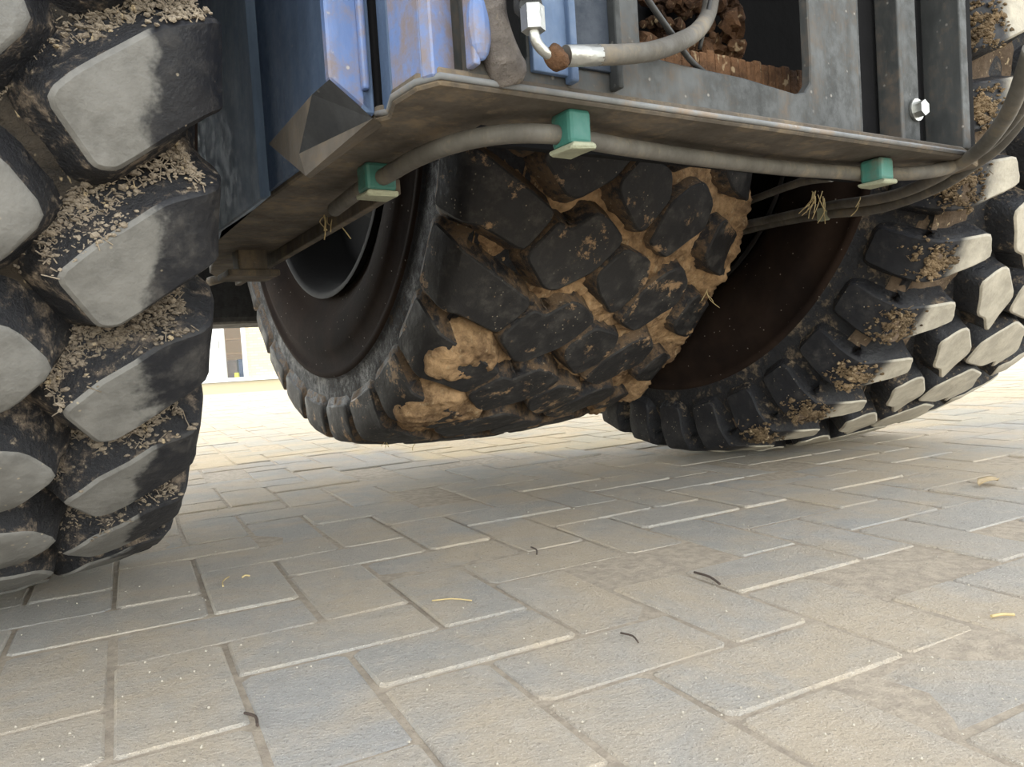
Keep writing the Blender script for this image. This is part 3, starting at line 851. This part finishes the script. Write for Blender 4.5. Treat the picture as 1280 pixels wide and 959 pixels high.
# gusset at the corner
uG = c0[0] - .05
def gp(x, y, e=0.0): return pu(x, y, uG - e)
E0, E1_, E2_, E3_ = gp(336, 180), gp(390, 118), gp(374, 192), gp(382, 220)
F0, F1_, F2_ = pv(412, 99, vA - .012), pv(466, 148, vA - .02), pz(474, 152, Z0 - .002)
def slab(name, pts, mat, th=.012):
    bm = bmesh.new(); c_ = np.array([th * .6, th, .002]); a_ = [bm.verts.new(tuple(p)) for p in pts]; b_ = [bm.verts.new(tuple(p + c_)) for p in pts]
    n = len(pts); bm.faces.new(a_); bm.faces.new(b_)
    for i in range(n): bm.faces.new((a_[i], a_[(i + 1) % n], b_[(i + 1) % n], b_[i]))
    return frombm(name, bm, mat, veh)
o = slab('corner_gusset', [E0, E1_, E2_, E3_], M_umber); o['label'] = 'brown face of the corner gusset'
o = slab('gusset_web', [E1_, F0, F1_, E2_], M_dark); o['label'] = 'dark web of the corner gusset'
o = slab('gusset_foot', [E2_, F1_, F2_, E3_], M_umber, .016)

# small bracket and dark axle housing behind the left tyre
bm = bmesh.new(); p = pz(312, 322, Z0 - .01)
add_box(bm, (p[0], p[1], Z0 - .012), (.05, .05, .05), .004); add_box(bm, (p[0], p[1] + .02, Z0 - .04), (.09, .10, .012), .003)
frombm('hanging_bracket', bm, M_under, veh)
bm = bmesh.new(); p = pd(291, 389, 2.55)
add_box(bm, (p[0] + .02, p[1], p[2] + .045), (.34, .30, .19), .02); add_box(bm, (p[0] + .1, p[1] + .1, p[2] + .25), (.6, .5, .3), .02)
frombm('axle_housing', bm, M_dark, veh)
bm = bmesh.new(); add_tube(bm, [pd(262, 352, 2.0), pd(300, 340, 1.95), pd(335, 320, 1.9)], .012, 8, 4)
frombm('brake_pipe', bm, M_under, veh)

# body added above, out of the picture: footprint shaped to shade the ground
bm = bmesh.new()
add_prism(bm, [tuple(loc((x, y, 1.7))) for x, y in ((-2.0, -.45), (2.9, 2.55), (2.9, 3.6), (-2.0, 3.6))], (0, 0, .9), .04)
o = frombm('shade_body', bm, M_grey, veh); o['label'] = 'unseen grey body above the wheels, shaped for its shadow'
for (x, y) in ((.35, .19), (1.15, .19), (-.28, .55), (.9, 3.0), (-.2, 3.0)):
    bm = bmesh.new(); add_box(bm, (x, y, 1.55), (.09, .08, .35), .01)
    frombm('body_support', bm, M_dark, veh)

# ------------------------------------------------------------------ hoses, clips and fittings
def hz(x, y, dz): return pz(x, y, Z0 + dz)
h1pts = [hz(418, 262, -.022), hz(452, 236, -.018), hz(478, 222, -.016), hz(520, 198, -.016), hz(570, 179, -.018), hz(630, 168, -.018), hz(690, 168, -.018), hz(730, 175, -.017), hz(800, 187, -.015),
         hz(900, 201, -.014), hz(1000, 212, -.013), hz(1090, 217, -.013), hz(1150, 216, -.016)]
tail = [pd(1195, 206, .99), pd(1228, 184, .93), pd(1255, 150, .86), pd(1272, 115, .80), pd(1290, 60, .75)]
o = tube('hydraulic_hose', h1pts + tail, .0088, M_hose, veh, 12, 6); o['label'] = 'grey hydraulic hose under the plate'
o = tube('hydraulic_hose', [pd(900, 290, 1.72), pd(922, 283, 1.685), pd(960, 275, 1.60), pd(1000, 266, 1.50), pd(1040, 257, 1.40), pd(1090, 250, 1.28), pd(1130, 240, 1.18), pd(1170, 222, 1.09), pd(1200, 202, 1.03), pd(1240, 176, .96), pd(1275, 135, .88), pd(1300, 90, .82)], .0088, M_hose, veh, 12, 6)
o = tube('hydraulic_hose', [pd(900, 297, 1.74), pd(925, 290, 1.69), pd(960, 281, 1.61), pd(1000, 273, 1.51), pd(1040, 267, 1.41), pd(1090, 262, 1.30), pd(1130, 251, 1.21), pd(1175, 232, 1.12), pd(1210, 210, 1.06), pd(1250, 180, 1.0), pd(1290, 130, .93)], .0088, M_hose, veh, 12, 6)
o = tube('brake_pipe', [pd(905, 262, 1.72), pd(940, 250, 1.62), pd(1000, 228, 1.44), pd(1040, 222, 1.34)], .008, M_hose, veh, 8, 4)
def hz2(x, y): return pz(x, y, Z0 - .006)
def clip(px, py, w, h, name='hose_clip', dz=0):
    p = hz(px, py, -.018); m = F_PX / np.linalg.norm((p + 0) - loc(cP))
    s = w / m; t_ = h / m
    bm = bmesh.new()
    add_box(bm, (0, 0, 0), (s, .030, t_ * .82), .004)
    o = frombm(name, bm, M_green, veh); o.location = (p[0], p[1], p[2] + t_ * .09); o['label'] = 'green plastic hose clamp'
    bm = bmesh.new(); rr = random.Random(px)
    add_box(bm, (0, 0, 0), (s * 1.08, .036, t_ * .16), .003)
    for v in bm.verts: v.co += Vector((noise.noise(v.co * 90), noise.noise(v.co * 90 + Vector((3, 3, 3))), noise.noise(v.co * 120))) * .003
    f = frombm('clip_foot', bm, M_palec, o); f.location = (0, 0, -t_ * .47); f['label'] = 'pale worn foot of the clamp'
    return o
clip(714, 168, 32, 50); clip(471, 228, 38, 40); clip(1096, 217, 23, 30)
# zip tie clamp on the lower hoses
bm = bmesh.new(); p = pd(1029, 268, 1.42); add_box(bm, tuple(p), (.013, .02, .024), .002)
frombm('cable_tie', bm, M_palec, veh)
# steel fitting and upper hose
bm = bmesh.new()
p = Fp(666, 24, -.05); t = bmesh.new(); bmesh.ops.create_cone(t, cap_ends=True, segments=6, radius1=.0092, radius2=.0092, depth=.018); bmesh.ops.translate(t, vec=p, verts=t.verts); merge(bm, t)
p = Fp(664, 8, -.05); t = bmesh.new(); bmesh.ops.create_cone(t, cap_ends=True, segments=16, radius1=.0105, radius2=.0105, depth=.010); bmesh.ops.translate(t, vec=(p[0], p[1], p[2] + .012), verts=t.verts); merge(bm, t)
add_tube(bm, [Fp(667, 30, -.05), Fp(668, 45, -.05), Fp(674, 58, -.05), Fp(686, 68, -.05), Fp(702, 70, -.05)], .0042, 10, 5)
add_tube(bm, [Fp(707, 70, -.05), Fp(748, 69, -.05)], .0082, 14, 1)
o = frombm('pipe_elbow', bm, M_zinc, veh); o['label'] = 'shiny zinc elbow fitting and ferrule'
bm = bmesh.new(); t = bmesh.new(); bmesh.ops.create_uvsphere(t, u_segments=12, v_segments=8, radius=.0095)
for v in t.verts: v.co *= 1 + .4 * noise.noise(v.co * 120)
bmesh.ops.translate(t, vec=Fp(696, 72, -.05), verts=t.verts); merge(bm, t)
o = frombm('rusty_nut', bm, M_rust, veh, True); o['label'] = 'rusty nut of the elbow'
o = tube('upper_hose', [Fp(746, 69, -.05), Fp(780, 68, -.05), Fp(815, 64, -.045), Fp(850, 52, -.03), Fp(872, 38, .0), Fp(886, 15, .03), Fp(892, -30, .05)], .0082, M_hose, veh, 12, 6); o['label'] = 'grey hose curving up into the cut-out'
tube('black_cable', [Fp(800, -20, -.03), Fp(812, 3, -.03), Fp(838, 40, -.025), Fp(862, 74, -.005), Fp(880, 90, .03)], .0028, M_cable, veh, 8, 5)
tube('black_cable', [Fp(892, -20, .02), Fp(884, 20, .02), Fp(874, 62, .03)], .0022, M_cable, veh, 8, 5)
tube('oil_pipe', [Fp(656, -40, -.03), Fp(656, 10, -.03), Fp(664, 6, -.05)], .009, M_dark, veh, 10, 2)

# ------------------------------------------------------------------ straw caught on the vehicle
def wisp(name, px, py, depth, n, ln, label, seed, sp=.03):
    r_ = random.Random(seed); P = cP + ray(px, py) * depth
    bm = bmesh.new()
    for i in range(n):
        a = Vector((r_.uniform(-sp, sp) * .4, r_.uniform(-.01, .01), r_.uniform(-.004, .012)))
        d = Vector((r_.uniform(-1, 1) * .8, r_.uniform(-.3, .3), -1)).normalized() * r_.uniform(.4, 1) * ln
        m = a + d * .5 + Vector((r_.uniform(-.008, .008), 0, r_.uniform(-.004, .004)))
        add_tube(bm, [a, m, a + d], .0008, 4, 3)
    o = frombm(name, bm, M_straw); o.location = tuple(P)
    tag(o, label, 'straw'); return o
wisp('straw_wisp', 1024, 246, 1.38, 12, .055, 'wisp of dry straw caught on the clamp of the lower hoses', 1)
wisp('straw_wisp', 1076, 250, 1.28, 2, .03, 'single dry stalk hanging from the lower hose right of the straw wisp', 2, .004)
wisp('straw_wisp', 410, 272, 1.08, 8, .045, 'wisp of dry straw hanging under the beam left of the first green clamp', 3)
wisp('grass_blade', 884, 368, 1.62, 3, .05, 'thin grass blades on the muddy right shoulder of the middle tyre', 5, .006)
wisp('grass_blade', 482, 552, 1.74, 3, .025, 'short grass blades hanging at the bottom left of the middle tyre', 6, .02)
wisp('grass_blade', 524, 549, 1.79, 2, .03, 'two grass blades hanging under the muddy lugs of the middle tyre', 7, .006)

# ------------------------------------------------------------------ bits lying on the paving
def on_ground(px, py): p = gz(px, py, 0); return p
def stalk(name, p1, p2, rad, mat, label, cat, group=None, bend=.004):
    a, b = on_ground(*p1), on_ground(*p2); c = (a + b) / 2
    d = (b - a); n = np.array([-d[1], d[0], 0]); n = n / (np.linalg.norm(n) + 1e-9) * bend
    bm = bmesh.new(); add_tube(bm, [Vector(a - c + [0, 0, rad + .0012]), Vector(n + [0, 0, rad + .0022]), Vector(b - c + [0, 0, rad + .0012])], rad, 6, 3)
    o = frombm(name, bm, mat); o.location = tuple(c); tag(o, label, cat, group); return o
stalk('straw_stalk', (1239, 774), (1268, 772), .0016, M_straw, 'yellow straw stalk lying on the paving near the right edge', 'straw', bend=.001)
stalk('twig', (306, 895), (322, 911), .0013, M_twig, 'short dark twig on the foreground paving at the lower left', 'twig')
stalk('twig', (776, 794), (798, 806), .001, M_twig, 'thin curved dark twig in the middle of the foreground paving', 'twig')
stalk('twig', (868, 718), (900, 733), .0015, M_twig, 'forked looking dark twig beyond the centre of the paving', 'twig')
stalk('twig', (664, 686), (671, 695), .0012, M_twig, 'tiny dark twig near the middle of the shaded paving', 'twig')
stalk('straw_stalk', (540, 753), (590, 753), .0009, M_straw, 'thin pale stalk lying flat across the shaded paving', 'straw')
stalk('straw_stalk', (303, 724), (312, 722), .0013, M_straw, 'tiny pale straw right of the left tyre', 'straw')
stalk('straw_stalk', (279, 735), (286, 723), .0010, M_straw, 'small tan straw lying between the left tyre and the tiny pale one', 'straw')
bm = bmesh.new(); p = on_ground(1236, 608); L_, W_ = .030, .014; g = []
for i in range(9):
    t = i / 8; wv = W_ * sin(pi * min(max(t, .04), .97)) ** .7; row = []
    for j in (-1, -.5, 0, .5, 1):
        row.append(bm.verts.new(((t - .5) * 2 * L_, j * wv, .003 + .005 * abs(j) * (1 + .3 * sin(9 * t)) + .005 * sin(3 * t))))
    g.append(row)
for i in range(8):
    for j in range(4): bm.faces.new((g[i][j], g[i + 1][j], g[i + 1][j + 1], g[i][j + 1]))
r_ = bmesh.ops.extrude_face_region(bm, geom=bm.faces[:]); bmesh.ops.translate(bm, vec=(0, 0, .0008), verts=[x for x in r_['geom'] if isinstance(x, bmesh.types.BMVert)])
o = frombm('dry_leaf', bm, M_leaf, None, True); o.location = (p[0], p[1], 0.002); o.rotation_euler = (.0, 0, .5)
tag(o, 'curled dry tan leaf lying on the paving below the right tyre', 'leaf')
# grit
bm = bmesh.new(); rr = random.Random(11)
for i in range(380):
    px, py = rr.uniform(0, 1280), 540 + 420 * rr.random() ** 1.1
    p = on_ground(px, py)
    if p[1] > 3.5: continue
    s_ = rr.uniform(.0004, .0013); t = bmesh.new(); bmesh.ops.create_icosphere(t, subdivisions=1, radius=s_)
    bmesh.ops.translate(t, vec=(p[0], p[1], s_ * .5 + .001), verts=t.verts); merge(bm, t)
o = frombm('grit', bm, M_grit); tag(o, 'pale grit and crumbs scattered over the paving bricks', 'grit', kind='stuff')

# ------------------------------------------------------------------ building across the yard
YB = 20.0
def pb(x, y, Y=YB):
    d = ray(x, y); t = Y / d[1]; P = cP + d * t; return P
M_cream = NT('cream_brick')
br = M_cream.n.new('ShaderNodeTexBrick'); br.inputs['Scale'].default_value = 1; br.inputs['Brick Width'].default_value = .22; br.inputs['Row Height'].default_value = .07; br.inputs['Mortar Size'].default_value = .01
br.inputs['Color1'].default_value = (.75, .62, .42, 1); br.inputs['Color2'].default_value = (.82, .70, .50, 1); br.inputs['Mortar'].default_value = (.6, .52, .4, 1)
sp = M_cream.sep(M_cream.pos); cb_ = M_cream.n.new('ShaderNodeCombineXYZ'); M_cream.l.new(sp[0], cb_.inputs[0]); M_cream.l.new(sp[2], cb_.inputs[1]); M_cream.l.new(cb_.outputs[0], br.inputs['Vector'])
M_cream.set('Base Color', br.outputs['Color']).set('Roughness', .85); M_cream = M_cream.m
M_white = plain('white_door_paint', (.86, .87, .88), .4, 0, .05, 5, 0)
M_glass = NT('door_glass'); M_glass.set('Base Color', (.75, .9, .95, 1)).set('Roughness', .05).set('Alpha', .05); M_glass = M_glass.m
def wbox(name, x0, x1, z0, z1, y0, y1, mat, parent=None, bev=0):
    bm = bmesh.new(); add_box(bm, (0, 0, 0), (x1 - x0, y1 - y0, z1 - z0), bev); o = frombm(name, bm, mat, parent)
    o.location = ((x0 + x1) / 2, (y0 + y1) / 2, (z0 + z1) / 2); return o
xA, xB, xC, xD = pb(282, 470)[0], pb(311, 470)[0], pb(258, 470)[0], pb(200, 470)[0]
tag(wbox('wall_far', xB, xB + 9, 0, 3.4, YB, YB + .3, M_cream), kind='structure')
tag(wbox('wall_left', xC - 7, xC - .9, 0, 3.4, YB, YB + .3, M_cream), kind='structure')
tag(wbox('trim_1', xC - .9, xB, 2.25, 3.4, YB, YB + .3, M_cream), kind='structure')
tag(wbox('wall_back', xC - 3, xB + 3, 0, 3.4, YB + 3, YB + 3.1, plain('shop_back_wall', (.38, .24, .13), .8)), kind='structure')
tag(wbox('ceiling', xC - 3, xB + 3, 3.3, 3.4, YB + .3, YB + 3, M_white), kind='structure')
d1 = wbox('door_1', xC - .9, xA - .02, .03, 2.25, YB - .08, YB - .02, M_white, None, .01); tag(d1, kind='structure')
h = wbox('door_handle', -.02, .02, -.1, .1, -.05, 0, M_zinc, d1); h.location = (.62, -.05, -.15)
d2 = empty('door_2', ((xA + xB) / 2, YB, 0)); tag(d2, kind='structure')
for (a_, b_, z0_, z1_) in ((xA - .02, xA + .05, .03, 2.25), (xB - .1, xB, .03, 2.25), (xA + .05, xB - .1, .03, .1), (xA + .05, xB - .1, 2.15, 2.25)):
    f = wbox('door_frame', a_, b_, z0_, z1_, YB - .08, YB + .02, M_white, d2, .006); f.location = (f.location[0] - d2.location[0], f.location[1] - d2.location[1], f.location[2])
f = wbox('pane', xA + .05, xB - .1, .1, 2.15, YB - .04, YB - .03, M_glass, d2); f.location = (f.location[0] - d2.location[0], f.location[1] - d2.location[1], f.location[2])
tag(wbox('trim_2', xC - 7, xB + 9, 0, .06, YB - .12, YB, M_white), kind='structure')
def thingbox(name, px0, px1, py0, Y, dep, mat, label, cat, z0=0.0):
    a_, b_ = pb(px0, 470, Y)[0], pb(px1, 470, Y)[0]; z1 = pb((px0 + px1) / 2, py0, Y)[2]
    r = empty(name, ((a_ + b_) / 2, Y, z0)); tag(r, label, cat)
    w_, h_ = b_ - a_, z1 - z0
    bm = bmesh.new(); add_box(bm, (0, dep / 2, h_ * .46), (w_, dep, h_ * .92), .015); frombm('body', bm, mat, r)
    bm = bmesh.new(); add_box(bm, (0, dep / 2, h_ * .96), (w_ * 1.05, dep * 1.05, h_ * .08), .012); frombm('lid', bm, mat, r)
    return r
thingbox('storage_chest', 285, 297, 450, YB + .35, .4, plain('brown_plastic', (.16, .10, .08), .5), 'brown storage chest inside the shop door across the yard', 'chest')
thingbox('waste_bin', 299, 308, 449, YB + .35, .4, plain('navy_plastic', (.04, .06, .16), .5), 'dark blue bin inside the shop door right of the brown chest', 'bin')
thingbox('yellow_canister', 293, 298, 466, YB + .12, .1, plain('yellow_plastic', (.85, .78, .05), .5), 'small yellow canister in front of the brown chest in the shop doorway', 'canister')
sh_ = empty('wall_shelf', (pb(296, 440, YB + 1.2)[0], YB + 1.2, 0)); tag(sh_, 'wooden shelf unit inside the shop behind the glass door', 'shelf')
M_wood = plain('warm_wood', (.55, .33, .16), .6)
for z_ in (.3, .75, 1.15, 1.6):
    bm = bmesh.new(); add_box(bm, (0, 0, z_), (1.1, .35, .04), .005); frombm('shelf_board', bm, M_wood, sh_)
for s_ in (-1, 1):
    bm = bmesh.new(); add_box(bm, (s_ * .55, 0, .9), (.04, .35, 1.8), .005); frombm('side_panel', bm, M_wood, sh_)
